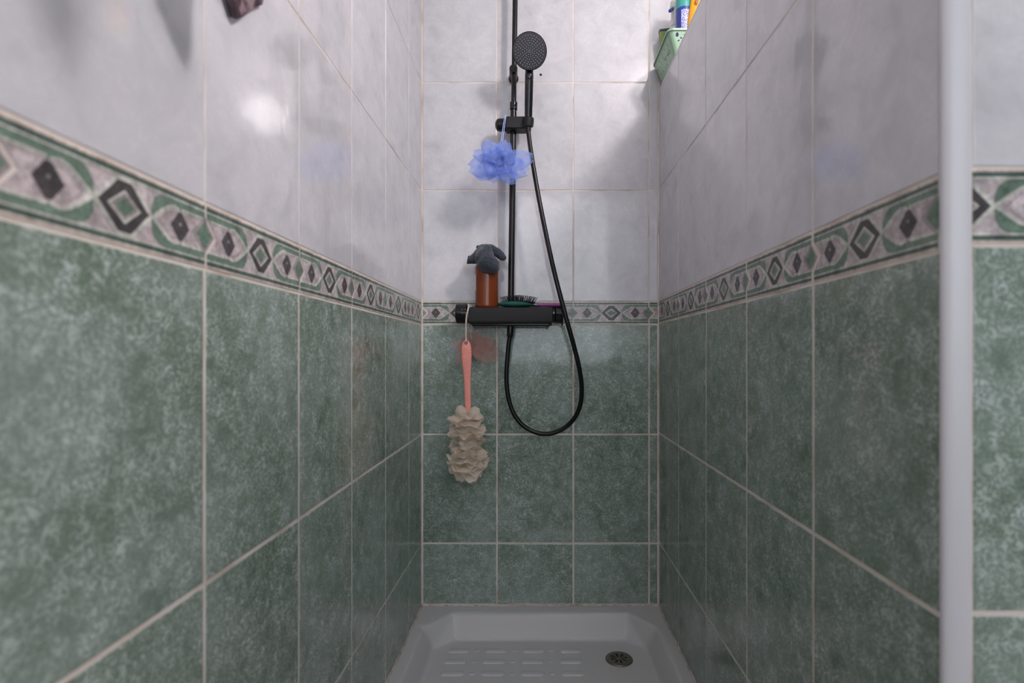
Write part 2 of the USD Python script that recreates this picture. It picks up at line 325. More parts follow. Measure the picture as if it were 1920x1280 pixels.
def lay(wall, kind, cols, lo, hi, dz=0.0, floor=-0.8995, top=1.4495, centres=()):
    """tiles every cell of a wall: cols are the joints, lo..hi what is covered"""
    fr = frames(kind)
    for i in range(len(cols) - 1):
        for rows, m, G in ((GREEN, 'green_tile', 0.0024), (WHITE, 'white_tile', 0.0015)):
            a, b = max(cols[i] + G, lo), min(cols[i + 1] - G, hi)
            if b - a < 0.006: continue
            for j in range(len(rows) - 1):
                z0, z1 = max(rows[j] + dz + G, floor), min(rows[j + 1] + dz - G, top)
                if z1 - z0 > 0.01: obj('tile', slab_tile(a, b, z0, z1, fr), m, wall, smooth=False)
    for c in centres:
        r = border_tile(c, 0.0908 + dz + G, 0.1600 + dz - G, lo, hi, fr)
        if r: obj('border_tile', r[0], 'border_print', wall, color=r[1])
TRAY_Z = -0.763
wall_left = thing('wall_left', 'long left shower wall of green and white tiles with border band', kind='structure')
obj('grout_bed', bx(XL - 0.12, XL - REC, YE, YB + 0.12, 0.0, CEIL), 'grout', wall_left)
cl = [1.667 - G, 1.503, 1.272, 1.041, 0.810, 0.5805, 0.350, 0.12, -0.11]; cl = sorted(cl)
lay(wall_left, 'left', cl, -0.11, 1.6645, floor=TRAY_Z + 0.004, centres=[1.503 - 0.23 * k + 0.115 for k in range(0, 7)])
wall_back = thing('wall_back', 'narrow back shower wall of green and white tiles behind the mixer', kind='structure')
obj('grout_bed', bx(XL - REC, XE, YB + REC, YB + 0.12, 0.0, CEIL), 'grout', wall_back)
cb = [XL + 0.002, -0.1235, 0.1085, 0.3385, 0.366]
lay(wall_back, 'back', cb, XL + 0.004, XR - 0.003, floor=TRAY_Z + 0.006, top=0.4976 + 0.3274, centres=[XL + 0.0005 + 0.23 * k + 0.115 for k in range(-1, 4)])
fr = frames('back')
ux = [XL + 0.002, -0.1235, 0.1085, 0.3385, 0.5685, 0.7985, 1.0285]
for i in range(6):
    for z0, z1 in ((0.825, 1.156), (1.156, 1.45),):
        obj('tile', slab_tile(max(ux[i] + G, XL + 0.004), ux[i + 1] - G, z0 + G, z1 - G, fr), 'white_tile', wall_back, smooth=False)
lay(wall_back, 'back', [0.5685 + 0.23 * k for k in range(8)], XR + WR + 0.002, XE - 0.003, top=0.825, centres=[0.4535 + 0.23 * k for k in range(8)])
for i in range(7):
    for z0, z1 in ((0.825, 1.156), (1.156, 1.45)):
        obj('tile', slab_tile(1.0285 + 0.23 * i + G, min(1.0285 + 0.23 * (i + 1) - G, XE - 0.003), z0 + G, z1 - G, fr), 'white_tile', wall_back, smooth=False) if 1.0285 + 0.23 * i < XE - 0.02 else None
for i in (3,):
    obj('tile', slab_tile(max(ux[i] + G, XR + (0.001 if i == 3 else 0)), ux[i + 1] - G, 0.803, 0.825 - G, fr), 'white_tile', wall_back, smooth=False)
wall_right = thing('wall_right', 'low right shower wall of green and white tiles with a flat top ledge', kind='structure')
obj('grout_bed', bx(XR + REC, XR + WR, YF + REC, YB + REC, 0.0, ZTOP - 0.004), 'grout', wall_right)
cr = [-(1.667 - 0.2334 * k) for k in range(6)]
lay(wall_right, 'right', cr, -1.6645, -0.5035, dz=0.004, floor=TRAY_Z + 0.004, top=0.7965, centres=[-(1.667 - 0.2334 * k) + 0.115 for k in range(-1, 6)])
lay(wall_right, 'end', [0.3915, 0.3915 + 0.23], 0.3935, XR + WR - 0.001, dz=0.0085, top=0.7965, centres=[0.3805])
obj('ledge', bx(XR - 0.0005, XR + WR + 0.0005, YF - 0.0005, YB, ZTOP - 0.004, ZTOP), 'white_paint', wall_right, label='white top ledge of the low wall')
# rounded white corner trim where the low wall ends
q = [(XR - 0.0008, 0.5015)] + [(XR + 0.0188 - 0.0196 * math.cos(t), 0.4995 - 0.0090 * math.sin(t)) for t in np.linspace(0.0, math.pi / 2, 14)] + [(XR + 0.0198, 0.4912), (XR + 0.0200, 0.4955), (XR + 0.010, 0.5015)]
tr = arr(trimesh.creation.extrude_polygon(Polygon(q).buffer(0), ZTOP - 0.001, engine='earcut'))
obj('trim_1', tr, 'corner_trim', None, smooth=25, kind='structure', label='rounded white plastic corner trim at the end of the low right wall')
floor = obj('floor', bx(XL - 0.12, XE + 0.12, YE - 0.12, YB + 0.12, -0.1, 0.0), 'floor_tile', None, kind='structure', label='plain grey bathroom floor')
obj('ceiling', bx(XL - 0.12, XE + 0.12, YE - 0.12, YB + 0.12, CEIL, CEIL + 0.1), 'plaster', None, kind='structure', label='plain white bathroom ceiling')
obj('wall_far', bx(XE, XE + 0.12, YE, YB, 0.0, CEIL), 'wall_paint', None, kind='structure', label='plain grey-green far side wall of the bathroom')
wx0, wx1, wz0, wz1 = WIN[0] - WIN[3] / 2, WIN[0] + WIN[3] / 2, WIN[2] - WIN[4] / 2, WIN[2] + WIN[4] / 2
obj('wall_rear', cat(bx(XL, wx0, YE - 0.0, YE + 0.08, 0, CEIL), bx(wx1, XE, YE, YE + 0.08, 0, CEIL), bx(wx0, wx1, YE, YE + 0.08, 0, wz0), bx(wx0, wx1, YE, YE + 0.08, wz1, CEIL)), 'wall_paint', None, kind='structure', label='plain grey-green wall with the window behind the viewer')
win = thing('window_1', 'white framed bathroom window behind the viewer', kind='structure')
obj('window_frame', cat(bx(wx0, wx0 + 0.04, YE, YE + 0.06, wz0, wz1), bx(wx1 - 0.04, wx1, YE, YE + 0.06, wz0, wz1), bx(wx0 + 0.04, wx1 - 0.04, YE, YE + 0.06, wz0, wz0 + 0.04), bx(wx0 + 0.04, wx1 - 0.04, YE, YE + 0.06, wz1 - 0.04, wz1)), 'white_paint', win)
obj('pane', bx(wx0 + 0.04, wx1 - 0.04, YE + 0.02, YE + 0.024, wz0 + 0.04, wz1 - 0.04), 'window_glass', win)
lampt = thing('ceiling_lamp', 'small white ceiling lamp on a short stem above the low wall', 'lamp', loc=(LAMP[0], LAMP[1], CEIL))
obj('ceiling_plate', cyl((LAMP[0], LAMP[1], CEIL - 0.02), (LAMP[0], LAMP[1], CEIL), 0.055), 'white_paint', lampt)
obj('stem', cyl((LAMP[0], LAMP[1], LAMP[2] + 0.084), (LAMP[0], LAMP[1], CEIL - 0.02), 0.014), 'white_paint', lampt)

# ------------------------------------------------------------------ shower tray
zt = CZ + TRAY_Z; zb = CZ - 0.823
tray = thing('shower_tray', 'white shower tray with chamfered corners and a round drain', 'shower tray', loc=(0.008, 1.08, 0))
def octo(x0, x1, y0, y1, cx, cy): return [(x0, y0 + cy), (x0 + cx, y0), (x1 - cx, y0), (x1, y0 + cy), (x1, y1 - cy), (x1 - cx, y1), (x0 + cx, y1), (x0, y1 - cy)]
def prismoid(lo, hi, z0, z1):
    return m3.Manifold.hull_points(np.array([(x, y, z0) for x, y in lo] + [(x, y, z1) for x, y in hi]))
outer = m3.Manifold.cube((XR - XL - 0.002, YB - 0.52 - 0.001, zt)).translate((XL + 0.001, 0.52, 0.0005))
top_o, bot_o = octo(-0.318, 0.332, 0.575, 1.619, 0.068, 0.092), octo(-0.293, 0.305, 0.62, 1.574, 0.055, 0.040)
body = outer - prismoid(bot_o, top_o, zb, zt + 0.0008)
body = body.refine_to_length(0.008)
tb = arr(body); tb = trimesh.Trimesh(tb.vertices, tb.faces, process=True)
trimesh.smoothing.filter_laplacian(tb, iterations=3, lamb=0.5)
v = np.array(tb.vertices); o_ = np.array(arr(body.refine(1)).vertices)
v[:, 0] = np.clip(v[:, 0], XL + 0.001, XR - 0.001); v[:, 1] = np.clip(v[:, 1], 0.52, YB - 0.001)
e = (np.abs(v[:, 0] - XL) < 0.012) | (np.abs(v[:, 0] - XR) < 0.012) | (np.abs(v[:, 1] - YB) < 0.012)
v[e & (v[:, 2] > zt - 0.02), 2] = zt
for lim, ax, far in ((XL + 0.001, 0, 0.010), (XR - 0.001, 0, 0.010), (YB - 0.001, 1, 0.010)):
    k = np.abs(v[:, ax] - lim) < far; v[k & (v[:, 2] > 0.01), ax] = lim
tb.vertices = v
obj('basin', tb, 'tray_enamel', tray, smooth=50)
def pill(x0, x1, y, hw, h):
    a = m3.Manifold.batch_hull([m3.Manifold.sphere(hw, 20).scale((1, 1, h / hw)).translate((x, y, zb)) for x in (x0 + hw, x1 - hw)]); return a
for r, yy in enumerate((1.524, 1.470, 1.414, 1.358, 1.302, 1.246, 1.19)):
    for k in range(4):
        xc = (-0.222 if r else -0.219) + 0.1035 * k + 0.001 * r
        if xc > 0.13: continue
        obj('grip_bar', pill(xc - 0.031, xc + 0.031, yy, 0.0105, 0.0034), 'tray_enamel', tray, smooth=60)
        if k < 3: obj('grip_bar', pill(xc + 0.042, xc + 0.061, yy, 0.0060, 0.0016), 'tray_enamel', tray, smooth=60)
dc = np.array([0.220, 1.481, zb])
plate = m3.Manifold.revolve(m3.CrossSection([[(0, 0.0002), (0.037, 0.0002), (0.037, 0.0016), (0.0345, 0.0034), (0.026, 0.0040), (0.021, 0.0028), (0, 0.0034)]]), 48)
for k in range(8):
    s = m3.Manifold.batch_hull([m3.Manifold.cylinder(0.02, r, r, 16).translate((d, 0, -0.005)) for d, r in ((0.0085, 0.0017), (0.0205, 0.0032))]).rotate((0, 0, 45 * k + 12)); plate = plate - s
dp = arr(plate); dp.apply_translation(dc)
obj('drain_grate', dp, 'drain_steel', tray, smooth=30, label='dark metal drain grate with eight slots')
obj('drain_hole', cyl(dc + [0, 0, 0.0001], dc + [0, 0, 0.0009], 0.030), 'void_black', tray)
# bead of old sealant between the tray and the tiles
def bead(p0, p1, seed, n=160):
    p0, p1 = np.array(p0), np.array(p1); t = np.linspace(0, 1, n)[:, None]; p = p0 + (p1 - p0) * t
    r = 0.0030 + 0.0022 * (meshkit.fbm(np.c_[t[:, 0] * 46, np.full(n, seed), np.zeros(n)], 4, seed) - 0.42)
    p = p + np.c_[np.zeros(n), np.zeros(n), 0.004 * (meshkit.fbm(np.c_[t[:, 0] * 20, np.zeros(n), np.full(n, seed)], 3, seed) - 0.5)]
    return tube(p, np.maximum(r, 0.0012), 8)
obj('trim_2', cat(bead((XL + 0.001, YB - 0.001, zt + 0.001), (XR - 0.001, YB - 0.001, zt + 0.001), 3), bead((XL + 0.001, 0.53, zt + 0.001), (XL + 0.001, YB - 0.002, zt + 0.001), 5), bead((XR - 0.001, 0.53, zt + 0.001), (XR - 0.001, YB - 0.002, zt + 0.001), 9)),
    'sealant', None, smooth=60, kind='structure', label='rough beige sealant bead between the tray and the tiles')

# ------------------------------------------------------------------ shower column
DP = 1.618
p_low, p_top = P(957.8, 577, DP), P(967.0, -75, DP)
def on_pipe(py):
    t = (577 - py) / (577 + 75); return p_low + (p_top - p_low) * t
col = thing('shower_column', 'black shower riser pipe with thermostatic mixer bar on the back wall', 'shower', loc=(p_low[0], DP, p_low[2]))
obj('riser_pipe', cyl(on_pipe(577), on_pipe(200), 0.0091), 'black_metal', col)
obj('upper_pipe', cyl(on_pipe(200), on_pipe(-75), 0.0076), 'black_metal', col)
c0, c1 = on_pipe(206.5), on_pipe(192)
obj('collar', lathe([(0.0100, 0), (0.0112, 0.001), (0.0112, 0.008), (0.0104, 0.010), (0.0112, 0.012), (0.0112, np.linalg.norm(c1 - c0) - 0.001), (0.0098, np.linalg.norm(c1 - c0))], c0, c1 - c0), 'gloss_black', col)
bz = on_pipe(133)
obj('wall_bracket', lathe([(0.0150, 0.0), (0.0150, 0.006), (0.0122, 0.009), (0.0122, YB - 1.602 - 0.004), (0.0112, YB - 1.602)], (bz[0] - 0.004, YB, bz[2] + 0.004 * 0), (0.04, -1, 0)), 'black_metal', col)
# rain head arm above the picture
top = on_pipe(-75)
arm = spline([top, top + [0, -0.004, 0.04], top + [0, -0.04, 0.07], top + [0, -0.12, 0.08], top + [0, -0.28, 0.08], top + [0, -0.31, 0.068], top + [0, -0.315, 0.04]], 60)
obj('rain_arm', tube(arm, 0.0076), 'black_metal', col)
obj('rain_head', lathe([(0.10, 0), (0.102, 0.002), (0.102, 0.006), (0.09, 0.009), (0.02, 0.014), (0.012, 0.03)], arm[-1] - [0, 0, 0.022]), 'black_metal', col)
# mixer bar
mx0, mx1 = -0.1962, 0.0420
prof = sbox(1.5655, CZ + 0.0885, 1.645, CZ + 0.1350)
def ext_x(poly, x0, x1):
    t = trimesh.creation.extrude_polygon(poly, x1 - x0, engine='earcut'); vv = np.array(t.vertices)
    t.vertices = np.c_[x0 + vv[:, 2], vv[:, 0], vv[:, 1]]; t.fix_normals(); return t
body_poly = Polygon([(1.5695, CZ + 0.1350), (1.5665, CZ + 0.1330), (1.5655, CZ + 0.1290), (1.5655, CZ + 0.0960), (1.5680, CZ + 0.0905), (1.5740, CZ + 0.0885), (1.640, CZ + 0.0860), (1.645, CZ + 0.090), (1.645, CZ + 0.1350)])
obj('mixer_body', ext_x(body_poly, mx0, mx1), 'matte_black', col, smooth=35)
obj('mixer_underside', rbox(mx0 + 0.006, mx1 - 0.006, 1.585, 1.640, CZ + 0.0815, CZ + 0.092, 0.004), 'gloss_black', col)
for xx in (mx0 + 0.012, mx1 - 0.012): obj('grub_screw', cyl((xx, 1.592, CZ + 0.0775), (xx, 1.592, CZ + 0.083), 0.0030, n=16), 'gloss_black', col)
for xx in (-0.152, -0.002): obj('wall_union', lathe([(0.030, 0), (0.030, 0.004), (0.024, 0.009), (0.016, 0.011), (0.016, 0.023)], (xx, YB, CZ + 0.112), (0, -1, 0)), 'black_metal', col)
obj('temperature_knob', lathe([(0.0255, 0), (0.0290, 0.0025), (0.0290, 0.0300), (0.0275, 0.0335), (0.0225, 0.0345)], (-0.2032, 1.6030, CZ + 0.1190), (-1, 0, 0.0)), 'gloss_black', col)
obj('knob_neck', cyl((-0.2040, 1.603, CZ + 0.1120), (mx0, 1.603, CZ + 0.1120), 0.019), 'gloss_black', col)
ic = [cyl((-0.2165 + 0.0090 * a, 1.5735, CZ + 0.1285 - 0.0105 * b), (-0.2165 + 0.0090 * a, 1.5755, CZ + 0.1285 - 0.0105 * b), 0.0013, n=10) for a in (0, 1) for b in (0, 1)]
obj('knob_dots', cat(*ic), 'icon_grey', col)
obj('flow_knob', lathe([(0.0240, 0), (0.0255, 0.002), (0.0255, 0.0075), (0.0235, 0.009), (0.0262, 0.011), (0.0285, 0.026), (0.0345, 0.0275), (0.0350, 0.031), (0.0335, 0.032)], (mx1, 1.6035, CZ + 0.1180), (1, 0, 0)), 'gloss_black', col)
# slider that holds the hand shower
s0 = P(928, 229, 1.590); s1 = P(999, 229, 1.590); zc = s0[2]
obj('slider_body', arr(rbox(-0.0940, -0.032, 1.5885, 1.6330, zc - 0.0175, zc + 0.0175, 0.004)), 'matte_black', col)
obj('slider_lever', lathe([(0.0178, 0), (0.0185, 0.004), (0.0185, 0.018), (0.0165, 0.025), (0.011, 0.0295), (0.004, 0.0310)], (-0.0935, 1.6105, zc), (-1, 0, 0)), 'gloss_black', col)
hb, ht = P(990.6, 233, 1.585), P(992.4, 137, 1.562)
ax = (ht - hb) / np.linalg.norm(ht - hb)
obj('handset_cradle', lathe([(0.0118, -0.008), (0.0148, -0.006), (0.0160, 0.006), (0.0158, 0.016), (0.0135, 0.018)], hb, ax), 'matte_black', col)
obj('cradle_arm', rbox(-0.036, hb[0] - 0.004, 1.590, 1.612, zc - 0.014, zc + 0.014, 0.004), 'matte_black', col)

# ------------------------------------------------------------------ hand shower and hose
hs = thing('hand_shower', 'round black hand shower with grey nozzles held in the riser slider', 'hand shower', loc=tuple(hb))
hd = P(993, 96, 1.520); nrm = -(hd - [0, 0, CZ]) * np.array([1, 1, 1.0]); nrm = nrm / np.linalg.norm(nrm)
R = 0.0478
obj('handle', lathe([(0.0105, 0.010), (0.0112, 0.022), (0.0118, 0.06), (0.0120, 0.10), (0.0122, np.linalg.norm(ht - hb) - 0.006), (0.0105, np.linalg.norm(ht - hb) + 0.006), (0.004, np.linalg.norm(ht - hb) + 0.010)], hb, ax), 'gloss_black', hs)
obj('head', lathe([(0.018, -0.026), (0.034, -0.021), (0.0455, -0.012), (R, -0.005), (R, -0.001), (R - 0.0015, 0.0003)], hd, nrm, 56), 'gloss_black', hs, smooth=40)
nb_ = hd - nrm * 0.016
obj('neck', chains([[(ht - ax * 0.004, 0.0115), (ht + ax * 0.012 + 0.0 * nrm, 0.0115), (nb_ + (ht - hd) * 0.55, 0.012), (nb_, 0.014)]], 0.004, 4), 'gloss_black', hs, smooth=60)
obj('face_plate', lathe([(R - 0.0018, 0.0), (R - 0.0024, 0.0014), (0.012, 0.0020), (0.002, 0.0021)], hd, nrm, 56), 'dark_plate', hs, smooth=20)
uu, vv_, ww = frame_of(nrm); noz = []
for ring, (rr, cnt) in enumerate(((0.003, 5), (0.0085, 8), (0.0140, 14), (0.0200, 18), (0.0260, 22), (0.0320, 26), (0.0385, 30))):
    for k in range(cnt):
        t = 2 * math.pi * (k + 0.5 * (ring % 2)) / cnt; c = hd + nrm * 0.0014 + rr * (math.cos(t) * uu + math.sin(t) * vv_)
        noz.append(cyl(c, c + nrm * 0.0020, 0.00125, 0.0008, n=8))
obj('nozzles', cat(*noz), 'nozzle_rubber', hs, kind='stuff', label='rings of small grey spray nozzles')
bc = hb + ax * (np.linalg.norm(ht - hb) - 0.011)
fw = nrm - ax * (nrm @ ax); fw /= np.linalg.norm(fw)
sd = np.cross(ax, fw)
bt = arr(m3.Manifold.sphere(1.0, 24)); bt.vertices = bc + fw * 0.0115 + (bt.vertices * [0.0075, 0.0022, 0.0095]) @ np.array([sd, fw, ax])
obj('button', bt, 'gloss_black', hs, smooth=True, label='oval glossy push button')
hose_px = [(990.5, 244, 1.585), (992.5, 262, 1.583), (996.5, 290, 1.578), (1003, 330, 1.572), (1012, 380, 1.565), (1024, 440, 1.554), (1037, 500, 1.538), (1052, 560, 1.534), (1066, 612, 1.536), (1077, 652, 1.545), (1086, 690, 1.555), (1090.5, 722, 1.565), (1089.5, 750, 1.575), (1083, 773, 1.582), (1068, 794, 1.590), (1047, 808, 1.596), (1021, 813.5, 1.600), (996, 807, 1.603), (976, 793, 1.605), (961, 770, 1.606), (952, 738, 1.606), (949.5, 705, 1.606), (951.5, 670, 1.606), (954.5, 640, 1.605), (956.5, 628, 1.604)]
hose = obj('shower_hose', tube(spline([P(*p) for p in hose_px], 220), 0.0066, 18), 'hose_black', None, smooth=True, label='long black shower hose looping down from the hand shower to the mixer', cat='hose')
hp = str(hose.GetPath())
class H:                                     # parent handle for parts of a thing whose root is a mesh
    def __init__(s, g): s.g = g
    def GetPath(s): return s.g.GetPath()
e0 = P(957.2, 608, 1.604)
obj('hose_nut', lathe([(0.0075, 0), (0.0092, 0.004), (0.0098, 0.016), (0.0098, 0.034)], P(956.2, 632, 1.604), e0 - P(956.2, 632, 1.604)), 'black_metal', H(hose))
obj('hose_cone', lathe([(0.0072, 0.0), (0.0092, 0.016), (0.0095, 0.022)], P(990.7, 247, 1.5855), hb - P(990.7, 247, 1.5855)), 'black_metal', H(hose))

# ------------------------------------------------------------------ things on the mixer
zm = CZ + 0.1350
bx_, by_ = P(912.5, 560, 1.600)[0], 1.6035
bot = thing('pump_bottle', 'amber brown pump bottle standing on the mixer under a dark wash mitt', 'bottle', loc=(bx_, by_, zm))
bprof = [(0.0315, 0.0), (0.0332, 0.002), (0.0335, 0.006), (0.0335, 0.118), (0.0320, 0.124), (0.026, 0.131), (0.016, 0.137), (0.0135, 0.140), (0.0135, 0.150)]
obj('bottle_body', lathe(bprof, (bx_, by_, zm), n=56), 'amber_plastic', bot, smooth=40)
obj('liquid', lathe([(0.0300, 0.0025), (0.0318, 0.005), (0.0318, 0.036)], (bx_, by_, zm), n=48), 'amber_liquid', bot, smooth=40)
obj('pump_collar', lathe([(0.0165, 0.1405), (0.0170, 0.143), (0.0170, 0.158), (0.009, 0.160)], (bx_, by_, zm)), 'matte_black', bot)
obj('pump_stem', cyl((bx_, by_, zm + 0.159), (bx_, by_, zm + 0.172), 0.0045), 'matte_black', bot)
obj('pump_head', rbox(bx_ - 0.030, bx_ + 0.011, by_ - 0.009, by_ + 0.009, zm + 0.170, zm + 0.182, 0.004), 'matte_black', bot)
lab = m3.Manifold.cylinder(0.044, 0.0342, 0.0342, 64) - m3.Manifold.cylinder(0.044, 0.0336, 0.0336, 64)
lab = lab ^ m3.Manifold.cube((0.05, 0.08, 0.1)).rotate((0, 0, 0)).translate((-0.05 - 0.0295, -0.075, 0))
lt = arr(lab); lt.apply_translation((bx_, by_, zm + 0.050)); obj('label', lt, 'bottle_label', bot, label='pale paper label wrapping round the left side')
# wash mitt
Dm = 1.565
def ch(l, d=Dm, flat=1.0): return [(P(x, y, d + dd), r * Dm / FPX) for x, y, r, dd in l]
front = ch([(912, 470, 12, 0.012), (910, 484, 17, 0.004), (913, 492, 19, 0.0), (919, 496, 17.0, -0.002), (925, 500, 12.5, -0.002)])
front2 = ch([(912, 470, 12, 0.012), (907, 484, 18, 0.006), (912, 499, 12.5, 0.0), (925, 500, 12.0, -0.002)])
leftw = ch([(908, 467, 10, 0.020), (896, 476, 9, 0.018), (888, 484, 7.5, 0.014), (884, 488, 6, 0.012)])
rightw = ch([(916, 467, 10, 0.020), (931, 472, 8.5, 0.020), (939, 479, 8.0, 0.016), (943, 483, 6, 0.012)])
topw = ch([(903, 467, 9, 0.026), (922, 467, 9, 0.028)])
backw = ch([(912, 470, 13, 0.03), (912, 490, 14, 0.062)])
mt_ = chains([front, front2, leftw, rightw, topw, backw], 0.0028, 5)
nz = np.array(mt_.vertex_normals); vv2 = np.array(mt_.vertices)
mt_.vertices = vv2 + nz * (0.0050 * (meshkit.fbm(vv2 * 62, 3, 4) - 0.5) + 0.0012 * (meshkit.noise(vv2 * 620, 8) - 0.5))[:, None]
inner_ = m3.Manifold.batch_boolean([solid(lathe([(0.0342, -0.002), (0.0342, 0.1185), (0.0325, 0.1250), (0.0265, 0.1320), (0.0178, 0.1375), (0.0178, 0.166), (0.012, 0.170), (0.012, 0.180)], (bx_, by_, zm), n=48)), rbox(bx_ - 0.031, bx_ + 0.012, by_ - 0.010, by_ + 0.010, zm + 0.168, zm + 0.1828, 0.004)], m3.OpType.Add)
try:
    q_ = solid(mt_); q_ = q_ - inner_ if q_.volume() > 1e-6 else q_
    if q_.volume() > 1e-6: mt_ = arr(max(q_.decompose(), key=lambda z: z.volume()))
except Exception: pass
mitt = thing('wash_mitt', 'dark blue-grey terry wash mitt draped over the pump bottle', 'wash mitt', loc=tuple(P(912, 500, Dm)))
obj('mitt_body', mt_, 'terry', mitt, smooth=50)
cf = []
for k in range(6):
    cf.append(tube(spline([P(879.2 + 2.6 * k, 480.5 - 0.6 * k, 1.585), P(877.8 + 2.7 * k, 487, 1.578), P(876.8 + 3 * k, 494.3, 1.580)], 10), 0.0026, 8))
obj('mitt_cuff', cat(*cf), 'knit_cuff', mitt, smooth=True, label='dark ribbed knit cuff')
# hair brush
hbz = zm + 0.0005
br = thing('hair_brush', 'oval hair brush with teal back and purple handle lying on the mixer', 'hair brush', loc=(P(968, 575, 1.595)[0], 1.595, hbz))
xa, xb = P(931, 572, 1.595)[0], P(1011, 572, 1.595)[0]
xm, L2 = (xa + xb) / 2, (xb - xa) / 2
def pad(nx=48, nphi=28):
    V = []; F = []
    for i in range(nx + 1):
        s = -1 + 2 * i / nx; s_ = max(min(s, 0.9995), -0.9995)
        w = 0.0330 * (1 - abs(s_) ** 2.6) ** 0.5; zt_ = 0.0155 - 0.0050 * (s_ + 0.25) ** 2 * 1.6; zl = 0.0130 - 0.0130 * (1 - abs(s_) ** 2.0) ** 0.45 * (1.0 - 0.25 * (s_ > 0) * s_)
        zl = min(zl, zt_ - 0.0022)
        for k in range(nphi):
            t = 2 * math.pi * k / nphi; c, sn = math.cos(t), math.sin(t)
            y = w * np.sign(c) * abs(c) ** 0.7; zz = zt_ - 0.0006 * (1 - abs(c)) if sn >= 0 else zt_ - 0.0012 - (zt_ - 0.0012 - zl) * abs(sn) ** 0.9
            V.append((xm + L2 * s, 1.6005 + y, hbz + zz))
    for i in range(nx):
        for k in range(nphi):
            a, b = i * nphi + k, i * nphi + (k + 1) % nphi; F += [(a, b + nphi, b), (a, a + nphi, b + nphi)]
    c0, c1 = len(V), len(V) + 1; V += [(xm - L2, 1.6005, hbz + 0.0115), (xm + L2, 1.6005, hbz + 0.0105)]
    for k in range(nphi): F += [(c0, k, (k + 1) % nphi), (c1, nx * nphi + (k + 1) % nphi, nx * nphi + k)]
    t = trimesh.Trimesh(np.array(V, float), F, process=False)
    if t.volume < 0: t.invert()
    return t
obj('paddle', pad(), 'teal_gloss', br, smooth=60)
cu = arr(m3.Manifold.sphere(1.0, 40)); cu.vertices = cu.vertices * [L2 * 0.84, 0.026, 0.0055] + [xm - 0.001, 1.6005, hbz + 0.0145]
obj('cushion', cu, 'bristle_black', br, smooth=True)
rg = random.Random(3); bs = []
for i in range(17):
    for j in range(9):
        s, q = -0.86 + 1.72 * i / 16 + (0.05 if j % 2 else 0), -0.9 + 1.8 * j / 8
        if s * s + q * q > 0.88: continue
        b0 = np.array([xm + L2 * 0.84 * s, 1.6005 + 0.026 * q, hbz + 0.0145 + 0.0050 * (1 - s * s * 0.8 - q * q * 0.8)])
        hgt = 0.0165 - 0.0035 * abs(s); b1 = b0 + [0.010 * s + rg.uniform(-.0012, .0012), 0.008 * q, hgt]
        bs.append(cyl(b0 - [0, 0, 0.002], b1, 0.00065, 0.0005, n=5)); bs.append(arr(m3.Manifold.sphere(0.0009, 8).translate(tuple(b1))))
obj('bristles', cat(*bs), 'bristle_black', br, kind='stuff', smooth=False, label='rows of black ball-tipped bristles')
h0, h1 = np.array([xb - 0.006, 1.5990, hbz + 0.0095]), np.array([P(1053, 578, 1.590)[0], 1.588, hbz + 0.0062])
hp_ = spline([h0, h0 + (h1 - h0) * 0.3 - [0, 0, 0.001], h0 + (h1 - h0) * 0.65, h1], 40)
hr_ = np.interp(np.linspace(0, 1, 40), [0, 0.25, 0.6, 0.9, 0.97, 1], [0.0070, 0.0048, 0.0060, 0.0066, 0.0050, 0.0015])
hd_ = tube(hp_, hr_, 20); hv = np.array(hd_.vertices); hv[:, 1] = 1.593 + (hv[:, 1] - 1.593) * 1.5; hd_.vertices = hv
obj('brush_handle', hd_, 'purple_plastic', br, smooth=True, label='glossy purple handle')

# ------------------------------------------------------------------ net sponges
def fan(c, d, e, n, R, span, k, amp, seed, r0=0.06, nphi=54, nr=9, curl=0.25):
    """one gathered ruffle of netting: a fan about d in the plane d-e, pleated along n, its rim curled over"""
    r = np.linspace(r0, 1, nr)[:, None]; ph = np.linspace(-span, span, nphi)[None, :]
    rs = np.random.RandomState(seed); p0, p1, p2 = rs.uniform(0, 6.28, 3)
    rim = 1 + 0.10 * np.sin(3 * ph + p1) + 0.07 * np.sin(7 * ph + p2)
    rad = R * r * rim
    rad = rad * (1 - curl * np.clip(r - 0.8, 0, 1) / 0.2 * 0.5)
    w = amp * r ** 0.8 * (np.sin(k * ph + p0) + 0.45 * np.sin(2.3 * k * ph + p1)) + curl * R * np.clip(r - 0.75, 0, 1) ** 1.2
    X = c + (rad * np.cos(ph))[..., None] * d + (rad * np.sin(ph))[..., None] * e + (w * np.ones_like(ph))[..., None] * n
    V = X.reshape(-1, 3); i, j = np.meshgrid(np.arange(nr - 1), np.arange(nphi - 1), indexing='ij'); a = (i * nphi + j).ravel()
    return trimesh.Trimesh(V, np.vstack([np.c_[a, a + 1, a + nphi + 1], np.c_[a, a + nphi + 1, a + nphi]]), process=False)
def unit(v): v = np.asarray(v, float); return v / np.linalg.norm(v)
def puff(c, R, lobes, seed, flat=0.7, k=6, amp=0.25, span=0.75, extra=14):
    rs = np.random.RandomState(seed); out = []
    for i, (dx, dz, s, dy) in enumerate(lobes):
        d = unit([dx, dy, dz]); e = unit(np.cross(d, rs.normal(size=3))); n = np.cross(d, e)
        out.append(fan(c, d, e, n, R * s, span, k, R * amp, seed * 100 + i))
    for i in range(extra):
        d = unit(rs.normal(size=3) * [1, 0.9, 0.8] + [0, -0.3, 0]); e = unit(np.cross(d, rs.normal(size=3))); n = np.cross(d, e)
        out.append(fan(c, d, e, n, R * rs.uniform(0.55, 0.8), span, k + 2, R * amp * 0.8, seed * 100 + 50 + i))
    t = cat(*out); v = np.array(t.vertices); v[:, 1] = c[1] + (v[:, 1] - c[1]) * flat; t.vertices = v; return t
